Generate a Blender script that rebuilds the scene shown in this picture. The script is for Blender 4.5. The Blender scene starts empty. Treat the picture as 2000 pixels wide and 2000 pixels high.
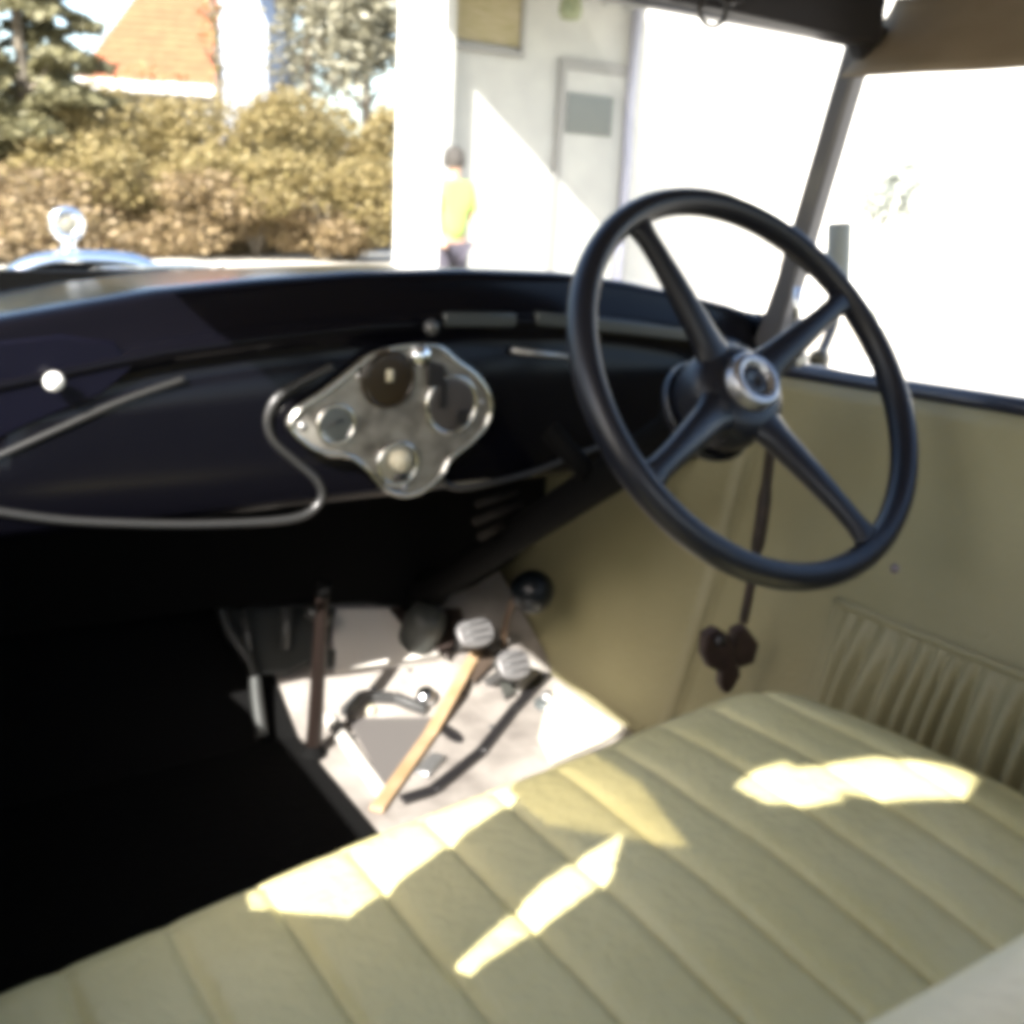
import bpy, bmesh, math, random
from mathutils import Vector, Matrix, noise
R = math.radians
random.seed(7)
S = bpy.context.scene
COL = S.collection

# ------------------------------------------------------------------ camera
CP = Vector((-.5494, -1.1614, 1.4151)); YAW, PIT, ROL, FOC = R(33.868), R(17.21), R(3.408), 2.0147
FW = Vector((math.sin(YAW)*math.cos(PIT), math.cos(YAW)*math.cos(PIT), -math.sin(PIT)))
RT = Vector((math.cos(YAW), -math.sin(YAW), 0)); UP = RT.cross(FW)
RX = RT*math.cos(ROL)+UP*math.sin(ROL); UX = -RT*math.sin(ROL)+UP*math.cos(ROL)
cd = bpy.data.cameras.new('camera'); cam = bpy.data.objects.new('camera', cd); COL.objects.link(cam)
M = Matrix((RX, UX, -FW)).transposed().to_4x4(); M.translation = CP
cam.matrix_world = M
cd.sensor_width = 36; cd.lens = 36*FOC/2; cd.clip_start = .01; cd.clip_end = 500
S.camera = cam
cd.dof.use_dof = True; cd.dof.focus_distance = 1.2; cd.dof.aperture_fstop = 6.5
def ray(px, py): return FW+RX*(px-1000)/(1000*FOC)-UX*(py-1000)/(1000*FOC)
def at(px, py, ax, v):
    d = ray(px, py); i = 'xyz'.index(ax); return CP+d*((v-CP[i])/d[i])
def atp(px, py, p0, n):
    d = ray(px, py); n = Vector(n); return CP+d*((Vector(p0)-CP).dot(n)/d.dot(n))

# ------------------------------------------------------------------ light
w = bpy.data.worlds.new('World'); S.world = w; w.use_nodes = True
nt = w.node_tree; bg = nt.nodes['Background']; sky = nt.nodes.new('ShaderNodeTexSky')
sky.sky_type = 'NISHITA'; sky.sun_disc = False
SUNV = Vector((-1, -.72, 1)).normalized()          # towards the sun
sky.sun_elevation = math.asin(SUNV.z); sky.sun_rotation = math.atan2(SUNV.x, SUNV.y)
sky.air_density = 1.0; sky.dust_density = 2.5; sky.ozone_density = 1.0
nt.links.new(sky.outputs[0], bg.inputs[0]); bg.inputs[1].default_value = .15
sd = bpy.data.lights.new('sun', 'SUN'); sd.energy = 5; sd.angle = R(.5); sd.color = (1, .965, .90)
so = bpy.data.objects.new('sun', sd); COL.objects.link(so); so.rotation_euler = SUNV.to_track_quat('Z', 'Y').to_euler()
S.view_settings.view_transform = 'Standard'; S.view_settings.look = 'None'
S.view_settings.exposure = 1.95; S.view_settings.gamma = 1
S.render.filter_size = 1.5
try:
    S.cycles.pixel_filter_type = 'BLACKMAN_HARRIS'; S.cycles.filter_width = 7.0
    S.cycles.max_bounces = 10; S.cycles.diffuse_bounces = 6; S.cycles.use_denoising = True
except Exception: pass

# ------------------------------------------------------------------ materials
def mat(name, col, rough=.6, metal=0, col2=None, scale=8, bump=0, bscale=60, coat=0, spec=.5, detail=4, stretch=None, ramp=(.35, .65), rvar=0):
    m = bpy.data.materials.new(name); m.use_nodes = True; n = m.node_tree.nodes; l = m.node_tree.links
    b = n['Principled BSDF']; b.inputs['Roughness'].default_value = rough; b.inputs['Metallic'].default_value = metal
    b.inputs['Base Color'].default_value = (*col, 1); b.inputs['Specular IOR Level'].default_value = spec
    if coat: b.inputs['Coat Weight'].default_value = coat; b.inputs['Coat Roughness'].default_value = .08
    tc = n.new('ShaderNodeTexCoord'); mp = n.new('ShaderNodeMapping'); l.new(tc.outputs['Object'], mp.inputs[0])
    if stretch: mp.inputs['Scale'].default_value = stretch
    if col2:
        t = n.new('ShaderNodeTexNoise'); t.inputs['Scale'].default_value = scale; t.inputs['Detail'].default_value = detail
        cr = n.new('ShaderNodeValToRGB'); cr.color_ramp.elements[0].color = (*col, 1); cr.color_ramp.elements[1].color = (*col2, 1)
        cr.color_ramp.elements[0].position, cr.color_ramp.elements[1].position = ramp
        l.new(mp.outputs[0], t.inputs['Vector']); l.new(t.outputs['Fac'], cr.inputs[0]); l.new(cr.outputs[0], b.inputs['Base Color'])
    if rvar:
        t = n.new('ShaderNodeTexNoise'); t.inputs['Scale'].default_value = scale*1.7; t.inputs['Detail'].default_value = 5
        mr = n.new('ShaderNodeMapRange'); mr.inputs['To Min'].default_value = max(.02, rough-rvar); mr.inputs['To Max'].default_value = rough+rvar
        l.new(mp.outputs[0], t.inputs['Vector']); l.new(t.outputs['Fac'], mr.inputs['Value']); l.new(mr.outputs[0], b.inputs['Roughness'])
    if bump:
        t = n.new('ShaderNodeTexNoise'); t.inputs['Scale'].default_value = bscale; t.inputs['Detail'].default_value = 6
        bp = n.new('ShaderNodeBump'); bp.inputs['Strength'].default_value = bump; bp.inputs['Distance'].default_value = .01
        l.new(mp.outputs[0], t.inputs['Vector']); l.new(t.outputs['Fac'], bp.inputs['Height']); l.new(bp.outputs[0], b.inputs['Normal'])
    return m
PAINT = mat('black_paint', (.006, .006, .009), .22, coat=.4, rvar=.08, scale=5)
HOODP = mat('hood_paint', (.012, .013, .012), .12, coat=1)
DASHP = mat('dash_paint', (.002, .002, .0035), .2, rvar=.05, scale=6, spec=.15)
LIPP = mat('worn_edge_paint', (.02, .02, .02), .3, spec=.5)
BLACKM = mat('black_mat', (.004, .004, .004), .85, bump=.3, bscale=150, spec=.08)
UNDER = mat('underdash_black', (.0025, .0025, .0025), .8, spec=.06)
VINYL = mat('seat_leather', (.57, .51, .245), .46, col2=(.64, .58, .31), scale=5, bump=.3, bscale=90, rvar=.07)
BACKL = mat('seat_back_leather', (.66, .62, .44), .5, col2=(.72, .67, .50), scale=5, bump=.18, bscale=140)
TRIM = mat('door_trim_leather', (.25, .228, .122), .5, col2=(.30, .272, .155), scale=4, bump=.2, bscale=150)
WHEELM = mat('wheel_black_enamel', (.006, .007, .012), .38, coat=.04, spec=.32, rvar=.06)
NICKEL = mat('nickel', (.62, .61, .57), .22, metal=1, rvar=.08, scale=30)
BRUSH = mat('instrument_face_nickel', (.31, .295, .265), .42, metal=.6, col2=(.09, .08, .07), ramp=(.4, .75), scale=30, rvar=.1)
CHROME = mat('chrome', (.8, .82, .85), .12, metal=1)
WHITEK = mat('ivory_knob', (.85, .85, .82), .25)
BROWNG = mat('gauge_brown', (.018, .011, .004), .3)
DARKG = mat('gauge_dark', (.015, .014, .015), .3)
CREAM = mat('cream_dial', (.5, .46, .34), .4)
GREYD = mat('ammeter_grey', (.07, .078, .078), .35)
FLOORM = mat('pale_floorboard', (.30, .275, .25), .55, col2=(.13, .115, .105), ramp=(.42, .72), scale=9, bump=.25, bscale=60, detail=8)
WOODT = mat('tan_strip', (.36, .25, .15), .6, col2=(.28, .19, .1), scale=20)
STEEL = mat('bare_steel', (.42, .42, .42), .35, metal=.8, rvar=.1, scale=25)
DSTEEL = mat('dark_steel', (.09, .09, .09), .4, metal=.5)
BRNROD = mat('dark_brown_leather', (.014, .008, .006), .5, col2=(.03, .016, .012), scale=60)
ROOFC = mat('roof_lining', (.29, .235, .165), .9, col2=(.34, .28, .205), scale=12, bump=.3, bscale=300)
ROOFO = mat('black_roof_canvas', (.012, .012, .012), .85, bump=.2, bscale=300)
POSTM = mat('post_glare_grey', (.10, .10, .11), .3, coat=.3)  # dark post lightened to grey for the glare bleeding over it
FRAMEM = mat('windshield_black', (.035, .035, .04), .3, coat=.3)
CONC = mat('pale_concrete', (.50, .47, .41), .85, col2=(.42, .39, .33), scale=1.2, bump=.3, bscale=20, detail=8)
DIRT = mat('leafy_soil', (.20, .12, .06), .95, col2=(.29, .20, .10), scale=1.6, bump=.6, bscale=8, detail=8)
GRASS = mat('dry_grass', (.12, .12, .04), .95, col2=(.2, .17, .08), scale=1, bump=.5, bscale=12)
WALLW = mat('white_wall_paint', (.80, .79, .75), .8, col2=(.74, .73, .69), scale=2, bump=.15, bscale=40)
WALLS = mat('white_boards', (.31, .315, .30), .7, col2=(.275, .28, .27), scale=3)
TRIMW = mat('white_gloss_trim', (.8, .8, .78), .5)
GREYT = mat('grey_trim', (.17, .17, .165), .6)
GLASSG = mat('grey_window_glass', (.10, .105, .10), .12, spec=.8)
DPIPE = mat('grey_blue_pipe', (.24, .25, .32), .4)
OLIVE = mat('olive_blind', (.17, .15, .07), .8, col2=(.23, .2, .13), scale=5, stretch=(1, 1, 6))
TILE = mat('orange_roof_tile', (.26, .075, .034), .85, col2=(.30, .10, .045), scale=3, bump=.5, bscale=15)
BARK = mat('bark', (.14, .115, .085), .9, col2=(.22, .19, .15), scale=8, bump=.6, bscale=20)
HIVIS = mat('yellow_green_vest', (.26, .34, .09), .8)
SKIN = mat('skin', (.45, .27, .19), .6); HAIR = mat('dark_hair', (.04, .035, .03), .8); TROUS = mat('dark_trousers', (.05, .045, .06), .9)
def leafmat(name, cols, rough=.6):
    m = bpy.data.materials.new(name); m.use_nodes = True; n = m.node_tree.nodes; l = m.node_tree.links; b = n['Principled BSDF']
    b.inputs['Roughness'].default_value = rough
    a = n.new('ShaderNodeAttribute'); a.attribute_name = 'leaf'; cr = n.new('ShaderNodeValToRGB')
    cr.color_ramp.interpolation = 'LINEAR'; e = cr.color_ramp.elements
    e[0].color = (*cols[0], 1); e[1].color = (*cols[-1], 1)
    for i, c in enumerate(cols[1:-1]): x = e.new((i+1)/(len(cols)-1)); x.color = (*c, 1)
    l.new(a.outputs['Fac'], cr.inputs[0]); l.new(cr.outputs[0], b.inputs['Base Color'])
    tr = n.new('ShaderNodeBsdfTranslucent'); l.new(cr.outputs[0], tr.inputs[0]); mx = n.new('ShaderNodeMixShader'); mx.inputs[0].default_value = .3
    l.new(b.outputs[0], mx.inputs[1]); l.new(tr.outputs[0], mx.inputs[2]); l.new(mx.outputs[0], n['Material Output'].inputs[0])
    return m
LG = leafmat('golden_leaves', [(.20, .15, .055), (.25, .195, .08), (.29, .235, .115), (.23, .185, .065)])
LR = leafmat('brown_leaves', [(.20, .145, .07), (.25, .18, .095), (.285, .215, .13), (.235, .17, .075)])
LC = leafmat('conifer_leaves', [(.14, .13, .062), (.19, .175, .09), (.25, .23, .13)])
LB = leafmat('grey_olive_leaves', [(.22, .205, .14), (.265, .25, .18), (.31, .295, .225)])
LP = leafmat('pale_leaves', [(.33, .35, .31), (.40, .42, .38)])

def glass_mat():
    m = bpy.data.materials.new('windshield_glass'); m.use_nodes = True; n = m.node_tree.nodes; l = m.node_tree.links
    n.remove(n['Principled BSDF']); t = n.new('ShaderNodeBsdfTransparent'); t.inputs[0].default_value = (.97, .98, .97, 1)
    g = n.new('ShaderNodeBsdfGlossy'); g.inputs['Roughness'].default_value = .02; f = n.new('ShaderNodeFresnel'); f.inputs[0].default_value = 1.3
    mx = n.new('ShaderNodeMixShader'); l.new(f.outputs[0], mx.inputs[0]); l.new(t.outputs[0], mx.inputs[1]); l.new(g.outputs[0], mx.inputs[2])
    l.new(mx.outputs[0], n['Material Output'].inputs[0]); return m
GLASS = glass_mat()

# ------------------------------------------------------------------ mesh helpers
def link(name, me, m, parent=None, smooth=True):
    if m: me.materials.append(m)
    if smooth:
        for p in me.polygons: p.use_smooth = True
    o = bpy.data.objects.new(name, me); COL.objects.link(o)
    if parent: o.parent = parent
    return o
def fromv(name, v, f, m, parent=None, smooth=True, bev=0, seg=2, sub=0, solid=0, auto=False):
    me = bpy.data.meshes.new(name); me.from_pydata([tuple(x) for x in v], [], f); me.update()
    bm = bmesh.new(); bm.from_mesh(me); bmesh.ops.recalc_face_normals(bm, faces=bm.faces); bm.to_mesh(me); bm.free()
    o = link(name, me, m, parent, smooth)
    if solid: s = o.modifiers.new('s', 'SOLIDIFY'); s.thickness = solid; s.offset = 0
    if bev:
        s = o.modifiers.new('b', 'BEVEL'); s.width = bev; s.segments = seg; s.limit_method = 'ANGLE'; s.angle_limit = R(35)
    if sub: s = o.modifiers.new('u', 'SUBSURF'); s.levels = sub; s.render_levels = sub
    if smooth and bev:
        try: me.set_sharp_from_angle(angle=R(50))
        except Exception: pass
    return o
class MB:
    def __init__(s): s.v = []; s.f = []
    def add(s, v, f):
        k = len(s.v); s.v += [Vector(x) for x in v]; s.f += [tuple(i+k for i in q) for q in f]; return s
    def box(s, a, b, rot=None, c=None):
        x0, y0, z0 = a; x1, y1, z1 = b
        v = [Vector(p) for p in ((x0,y0,z0),(x1,y0,z0),(x1,y1,z0),(x0,y1,z0),(x0,y0,z1),(x1,y0,z1),(x1,y1,z1),(x0,y1,z1))]
        if rot is not None: cc = Vector(c) if c is not None else sum(v, Vector())/8; v = [rot@(p-cc)+cc for p in v]
        return s.add(v, [(0,3,2,1),(4,5,6,7),(0,1,5,4),(1,2,6,5),(2,3,7,6),(3,0,4,7)])
    def tube(s, pts, r, n=12, closed=False, cap=True):
        pts = [Vector(p) for p in pts]; N = len(pts); rs = r if isinstance(r, (list, tuple)) else [r]*N
        v = []; up = None
        for i, p in enumerate(pts):
            if closed: t = pts[(i+1) % N]-pts[i-1]
            else: t = pts[min(i+1, N-1)]-pts[max(i-1, 0)]
            t.normalize()
            if up is None: up = Vector((0, 0, 1)) if abs(t.z) < .9 else Vector((1, 0, 0))
            a = t.cross(up).normalized(); b = a.cross(t).normalized(); up = b
            for k in range(n):
                q = 2*math.pi*k/n; v.append(p+(a*math.cos(q)+b*math.sin(q))*rs[i])
        f = []
        for i in range(N if closed else N-1):
            j = (i+1) % N
            for k in range(n): f.append((i*n+k, i*n+(k+1) % n, j*n+(k+1) % n, j*n+k))
        if not closed and cap: f.append(tuple(range(n-1, -1, -1))); f.append(tuple((N-1)*n+k for k in range(n)))
        return s.add(v, f)
    def lathe(s, prof, c, axis, n=32):
        axis = Vector(axis).normalized(); c = Vector(c); u = axis.orthogonal().normalized(); w2 = axis.cross(u); v = []; f = []
        for (r, h) in prof:
            for k in range(n): q = 2*math.pi*k/n; v.append(c+axis*h+(u*math.cos(q)+w2*math.sin(q))*max(r, 1e-5))
        for i in range(len(prof)-1):
            for k in range(n): f.append((i*n+k, i*n+(k+1) % n, (i+1)*n+(k+1) % n, (i+1)*n+k))
        return s.add(v, f)
    def prism(s, pts, d):
        pts = [Vector(p) for p in pts]; d = Vector(d); n = len(pts)
        return s.add(pts+[p+d for p in pts], [tuple(range(n)), tuple(range(2*n-1, n-1, -1))]+[(i, i+n, (i+1) % n+n, (i+1) % n) for i in range(n)])
    def build(s, name, m, parent=None, **k): return fromv(name, s.v, s.f, m, parent, **k)
def spline(pts, n=8, closed=False):
    pts = [Vector(p) for p in pts]; N = len(pts); out = []
    for i in range(N if closed else N-1):
        g = (lambda j: pts[j % N]) if closed else (lambda j: pts[max(0, min(N-1, j))])
        p0, p1, p2, p3 = g(i-1), g(i), g(i+1), g(i+2)
        for k in range(n):
            t = k/n; out.append(.5*((2*p1)+(p2-p0)*t+(2*p0-5*p1+4*p2-p3)*t*t+(3*p1-p0-3*p2+p3)*t**3))
    if not closed: out.append(pts[-1])
    return out
def interp(t, x):
    if x <= t[0][0]: return t[0][1]
    for (a, b), (c, d) in zip(t, t[1:]):
        if x <= c: u = (x-a)/(c-a); return b+(d-b)*u
    return t[-1][1]
def grid(name, U, V, fn, m, parent=None, **k):
    v = [fn(i/U, j/V) for i in range(U+1) for j in range(V+1)]
    f = [(i*(V+1)+j, (i+1)*(V+1)+j, (i+1)*(V+1)+j+1, i*(V+1)+j+1) for i in range(U) for j in range(V)]
    return fromv(name, v, f, m, parent, **k)
def tag(o, label=None, cat=None, group=None, kind=None):
    for a, b in (('label', label), ('category', cat), ('group', group), ('kind', kind)):
        if b: o[a] = b
    return o
def empty(name, loc=(0, 0, 0)):
    o = bpy.data.objects.new(name, None); COL.objects.link(o); o.location = loc; o.empty_display_size = .1; return o
def rebase(o, parent):  # mesh was built in world coordinates
    o.parent = parent; o.location = -Vector(parent.location)
    return o

# ------------------------------------------------------------------ ground and setting
tag(fromv('ground', [(-60, -60, -.02), (120, -60, -.02), (120, 140, -.02), (-60, 140, -.02)], [(0, 1, 2, 3)], GRASS), kind='structure')
tag(fromv('driveway', [(-12, -14, -.004), (44, -14, -.004), (44, 41.2, -.004), (5.2, 17.9, -.004), (-12, 7.6, -.004)], [(0, 1, 2, 3, 4)], CONC), kind='structure')
def bankfn(u, v):
    x = -10+u*44; base = 17.7+.6*(x-5.2); s = v*14
    z = 1.7*(1-math.exp(-s/3.2)) + .25*noise.noise(Vector((x*.35, s*.4, 2)))*min(1, s) - .03
    return Vector((x-s*.51, base+s*.86, z))
bank = tag(grid('bank', 90, 34, bankfn, DIRT), kind='structure')

def leaves(name, pts, size, m, parent=None, hang=.5, seed=1):
    rnd = random.Random(seed); v = []; f = []; att = []
    for p in pts:
        a = rnd.uniform(0, 6.28); el = rnd.uniform(-1, 1)*hang; s = size*rnd.uniform(.5, 1.4)
        d = Vector((math.cos(a)*math.cos(el), math.sin(a)*math.cos(el), math.sin(el)))
        t = d.orthogonal().normalized(); q = rnd.uniform(0, 6.28); t = Matrix.Rotation(q, 3, d)@t
        k = len(v); v += [p-d*s*.5, p+t*s*.28, p+d*s*.5, p-t*s*.28]; f.append((k, k+1, k+2, k+3)); att.append(rnd.random())
    me = bpy.data.meshes.new(name); me.from_pydata([tuple(x) for x in v], [], f)
    at_ = me.attributes.new('leaf', 'FLOAT', 'FACE'); at_.data.foreach_set('value', att)
    o = link(name, me, m, None, smooth=False)
    if parent: rebase(o, parent)
    return o
rnd = random.Random(3); P = []
for i in range(60000):
    u = rnd.uniform(.12, .75); v = rnd.random()**1.3*.55; q = bankfn(u, v); P.append(q+Vector((0, 0, rnd.uniform(0, .10)+rnd.random()**2*.9*max(0, .3+noise.noise(q*.45)))))
tag(leaves('fallen_leaves', P, .17, LR, hang=.4, seed=5), 'reddish brown dead leaves and dry stalks covering the bank beyond the driveway', kind='stuff')

def clump_pts(c, rx, ry, rz, n, seed, blobs=9, zmin=None):
    rnd = random.Random(seed); bl = []
    for i in range(blobs):
        a = rnd.uniform(0, 6.28); r = rnd.uniform(.1, .75); bl.append((Vector((math.cos(a)*r*rx, math.sin(a)*r*ry, rnd.uniform(-.6, .75)*rz)), rnd.uniform(.3, .6)))
    out = []
    while len(out) < n:
        b, s = rnd.choice(bl); d = Vector((rnd.gauss(0, 1), rnd.gauss(0, 1), rnd.gauss(0, 1))).normalized()*rnd.uniform(.6, 1.05)
        p = b+Vector((d.x*rx*s, d.y*ry*s, d.z*rz*s)); p = Vector(c)+p
        if zmin is None or p.z > zmin: out.append(p)
    return out
def shrub(px, py0, py1, dist, wpx, m, label, seed, n=5200, size=.17):
    top = CP+ray(px, py0)*dist; bot = CP+ray(px, py1)*dist
    h = (top.z-bot.z); rx = wpx/2/2015*dist; base = Vector((bot.x, bot.y, bot.z-.3)); c = Vector((bot.x, bot.y, (top.z+bot.z)/2))
    r = tag(empty('shrub', base), label, 'shrub', 'shrubs growing along the bank')
    leaves('foliage', clump_pts(c-Vector((0, 0, .25*h if m == LR else 0)), rx*1.15, rx*.8, h*(.8 if m == LR else .66), int(n*1.25), seed, 16), size*.66, m, r, seed=seed)
    b = MB(); rr = random.Random(seed)
    for i in range(6):
        e = c+Vector((rr.uniform(-.6, .6)*rx, rr.uniform(-.5, .5)*rx, h*.2)); b.tube(spline([base-Vector((0, 0, .3)), (base+e)/2+Vector((rr.uniform(-.1, .1), 0, .1)), e], 4), .03, 6)
    rebase(b.build('stem', BARK), r)
shrubs = [
 (30, 215, 360, 19, 250, LG, 'olive green shrub at the far left under the conifer'),
 (190, 250, 370, 19, 230, LG, 'golden shrub on the bank just above the radiator cap'),
 (340, 225, 380, 20, 230, LG, 'golden brown shrub on the bank below the orange roof'),
 (480, 230, 390, 20, 220, LG, 'yellowish shrub on the bank below the white gable wall'),
 (610, 225, 390, 21, 210, LG, 'pale gold shrub on the bank below the bare trees'),
 (725, 230, 400, 21.5, 180, LG, 'pale yellow shrub partly behind the white post'),
 (130, 340, 450, 17.5, 260, LR, 'low reddish brown shrub on the bank right behind the radiator cap'),
 (400, 350, 450, 18, 240, LR, 'low reddish brown shrub in the middle of the bank'),
 (640, 370, 460, 19, 220, LR, 'low tan shrub on the bank near the white post'),
 (-90, 240, 420, 19, 240, LG, 'green gold shrub at the left edge of the photo'),
 (250, 180, 330, 23, 260, LG, 'dull golden bush directly under the white fascia of the neighbouring house'),
 (540, 195, 330, 23.5, 260, LG, 'tall dry golden bush at the foot of the slender bare tree'),
 (90, 300, 430, 18, 300, LG, 'ochre bush low on the bank left of the radiator cap'),
 (270, 310, 430, 18.3, 280, LG, 'ochre bush low on the bank right of the radiator cap'),
 (500, 320, 440, 18.8, 280, LG, 'straw coloured bush low on the middle of the bank'),
 (690, 320, 450, 19.5, 260, LG, 'straw coloured bush low on the bank beside the white post'),
]
for i, a in enumerate(shrubs): shrub(*a, seed=20+i)

def tree(px, top, base_py, dist, wpx, m, label, seed, n=5000, size=.18, conical=False, cfrac=.35, blobs=14):
    b = CP+ray(px, base_py)*dist; t = CP+ray(px, top)*dist; h = t.z-b.z; rx = wpx/2/2015*dist
    r = tag(empty('conifer' if conical else 'tree', (b.x, b.y, b.z-.5)), label, 'tree', 'trees standing behind the bank')
    rr = random.Random(seed); mb = MB(); k = Vector((b.x, b.y, b.z-.7))
    mb.tube(spline([k, k+Vector((rr.uniform(-.15, .15), 0, h*.5)), k+Vector((rr.uniform(-.3, .3), 0, h*.98))], 6), [.16*(1-.8*i/12) for i in range(13)], 8)
    tr = mb; 
    for i in range(9):
        z = h*rr.uniform(.25, .8); a = rr.uniform(0, 6.28); q = k+Vector((0, 0, z)); L_ = rx*rr.uniform(.5, .95)
        tr.tube(spline([q, q+Vector((math.cos(a)*L_*.5, math.sin(a)*L_*.5, L_*.3)), q+Vector((math.cos(a)*L_, math.sin(a)*L_, L_*.7))], 4), [.06-.05*j/8 for j in range(9)], 6)
    rebase(tr.build('trunk', BARK), r)
    if conical:
        P = []
        while len(P) < n:
            u = rr.random(); rad = rx*(1-u*.75)*(.72+.28*math.sin(u*60)); a = rr.uniform(0, 6.28)
            q = rad*rr.uniform(.5, 1)**.5; 
            if noise.noise(Vector((math.cos(a)*2, math.sin(a)*2, u*9+seed))) < -.12: continue
            P.append(Vector((b.x+math.cos(a)*q, b.y+math.sin(a)*q, b.z+h*u-.1*q)))
    else:
        P = clump_pts((b.x, b.y, b.z+h*(.5+cfrac*.4)), rx, rx, h*.5, n, seed, blobs)
    leaves('crown', P, size, m, r, seed=seed)
tree(60, -330, 330, 19, 440, LC, 'dense grey green conifer at the top left corner', 41, 16000, .24, True)
tree(-120, -260, 330, 21, 280, LC, 'dark conifer cut by the left edge of the photo', 42, 5000, .2, True)
tree(610, -260, 300, 27, 200, LB, 'thin greyish tree between the white gable and the white post', 43, 5200, .24, blobs=22)
tree(715, -260, 310, 26, 230, LB, 'fuller olive tree directly left of the white post', 44, 9500, .24, blobs=22)
tree(545, -150, 300, 32, 90, LB, 'slender bare tree just right of the white gable', 45, 1300, .22, blobs=16)
tree(420, -100, 240, 24, 60, LG, 'narrow golden sapling at the corner of the orange roof', 46, 260, .16, blobs=8)

# neighbour house behind the bank: orange roof, pale gable wall
def wpt(px, py, d): return CP+ray(px, py)*d
nh = tag(empty('neighbour_house', (wpt(300, 240, 30).x, wpt(300, 240, 30).y, 0)), 'neighbouring house with orange tiled roof and pale blue white gable wall', 'house')
D0 = 30
e0, e1 = wpt(150, 150, D0), wpt(425, 152, D0); dx = (e1-e0); dx.z = 0; dx.normalize(); back = Vector((-dx.y, dx.x, 0)); zE = e0.z; e1.z = zE
r0 = e0+back*4+Vector((0, 0, 4.6))+dx*1.9; r1 = e1+back*4+Vector((0, 0, 4.6))
rows = 22; mb = MB()
for i in range(rows):
    a0 = i/rows; a1 = (i+1)/rows; up = Vector((0, 0, .05))
    mb.add([e0.lerp(r0, a0)+up, e1.lerp(r1, a0)+up, e1.lerp(r1, a1), e0.lerp(r0, a1)], [(0, 1, 2, 3)])
mb.prism([e0, e1, r1, r0], (0, 0, -.12))
rebase(mb.build('roof', TILE, smooth=False), nh)
mb = MB(); mb.box((0, 0, 0), (1, 1, 1)); mb = MB()
a = e0+back*.4; b2 = e1+back*.4
mb.prism([(a.x, a.y, 0), (b2.x, b2.y, 0), (b2.x, b2.y, zE-.12), (a.x, a.y, zE-.12)], back*6)
rebase(mb.build('wall', WALLS, smooth=False), nh)
mb = MB(); mb.prism([e0+Vector((0, 0, -.02))-back*.06, e1+Vector((0, 0, -.02))-back*.06, e1-back*.06+Vector((0, 0, -.3)), e0-back*.06+Vector((0, 0, -.3))], back*.05)
rebase(mb.build('fascia', TRIMW, smooth=False), nh)
g0 = wpt(432, 230, 29); g1 = wpt(525, 230, 29)
gw = g1-g0; gw.z = 0
mb = MB(); mb.prism([(g0.x, g0.y, 0), (g1.x, g1.y, 0), (g1.x, g1.y, 5.4), (g0.x+gw.x*.35, g0.y+gw.y*.35, 7.6), (g0.x, g0.y, 6.6)], Vector((-gw.y, gw.x, 0)).normalized()*4)
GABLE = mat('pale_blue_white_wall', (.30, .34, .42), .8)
rebase(mb.build('gable_wall', GABLE, smooth=False), nh)

# ------------------------------------------------------------------ white house with porch
YW = 9.0
wh = tag(empty('white_house', (6.4, YW, 0)), 'white house wall behind the steering wheel with a glazed door and porch canopy', 'house')
x0w, x1w = at(835, 300, 'y', YW).x, at(1240, 300, 'y', YW).x
mb = MB(); mb.prism([(x0w, YW, 0), (x1w, YW, 0), (x1w+2.5, YW+4, 0), (at(868, 300, 'y', YW+4).x, YW+4, 0)], (0, 0, 4.3)); rebase(mb.build('wall', WALLS, smooth=False), wh)
# door
d0, d1 = at(1080, 300, 'y', YW).x, at(1222, 300, 'y', YW).x; dt = at(1150, 122, 'y', YW).z
mb = MB(); mb.box((d0, YW-.05, .05), (d0+.09, YW-.002, dt)); mb.box((d1-.09, YW-.05, .05), (d1, YW-.002, dt)); mb.box((d0+.09, YW-.05, dt-.1), (d1-.09, YW-.002, dt))
df = rebase(mb.build('door_frame', GREYT, bev=.006, smooth=False), wh); df.name = 'door_frame'
mb = MB(); mb.box((d0+.093, YW-.035, .06), (d1-.093, YW-.003, dt-.103)); dr = rebase(mb.build('door', WALLS, bev=.006, smooth=False), wh)
wa = at(1105, 180, 'y', YW); wb = at(1188, 268, 'y', YW); mb = MB(); mb.box((wa.x, YW-.05, wb.z), (wb.x, YW-.037, wa.z))
pane = mb.build('door_window', GLASSG, smooth=False); pane.parent = dr
mb = MB(); mb.lathe([(0, 0), (.03, 0), (.035, .02), (.03, .045), (0, .05)], (d1-.17, YW-.036, 1.0), (0, -1, 0), 16); kn = mb.build('door_handle', STEEL); kn.parent = dr
# olive window with blind, top left
wa = at(872, 72, 'y', YW); wb = at(1012, 72, 'y', YW); mb = MB(); mb.box((wa.x, YW-.04, wa.z), (wb.x, YW-.002, 4.0)); o = rebase(mb.build('window_blind', OLIVE, smooth=False), wh)
mb = MB()
for xx in (wa.x-.05, wb.x): mb.box((xx, YW-.06, wa.z-.05), (xx+.05, YW-.002, 4.05))
mb.box((wa.x-.05, YW-.09, wa.z-.1), (wb.x+.05, YW-.002, wa.z-.05)); f2 = mb.build('window_frame', GREYT, smooth=False); f2.parent = o
# downpipe at the corner
p = at(1222, 300, 'y', YW-.1); mb = MB(); mb.tube([(p.x+.05, YW-.08, .1), (p.x+.05, YW-.08, 1.9), (p.x+.02, YW-.08, 2.2), (p.x+.02, YW-.08, 4.2)], .06, 12); rebase(mb.build('downpipe', DPIPE), wh)
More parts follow.
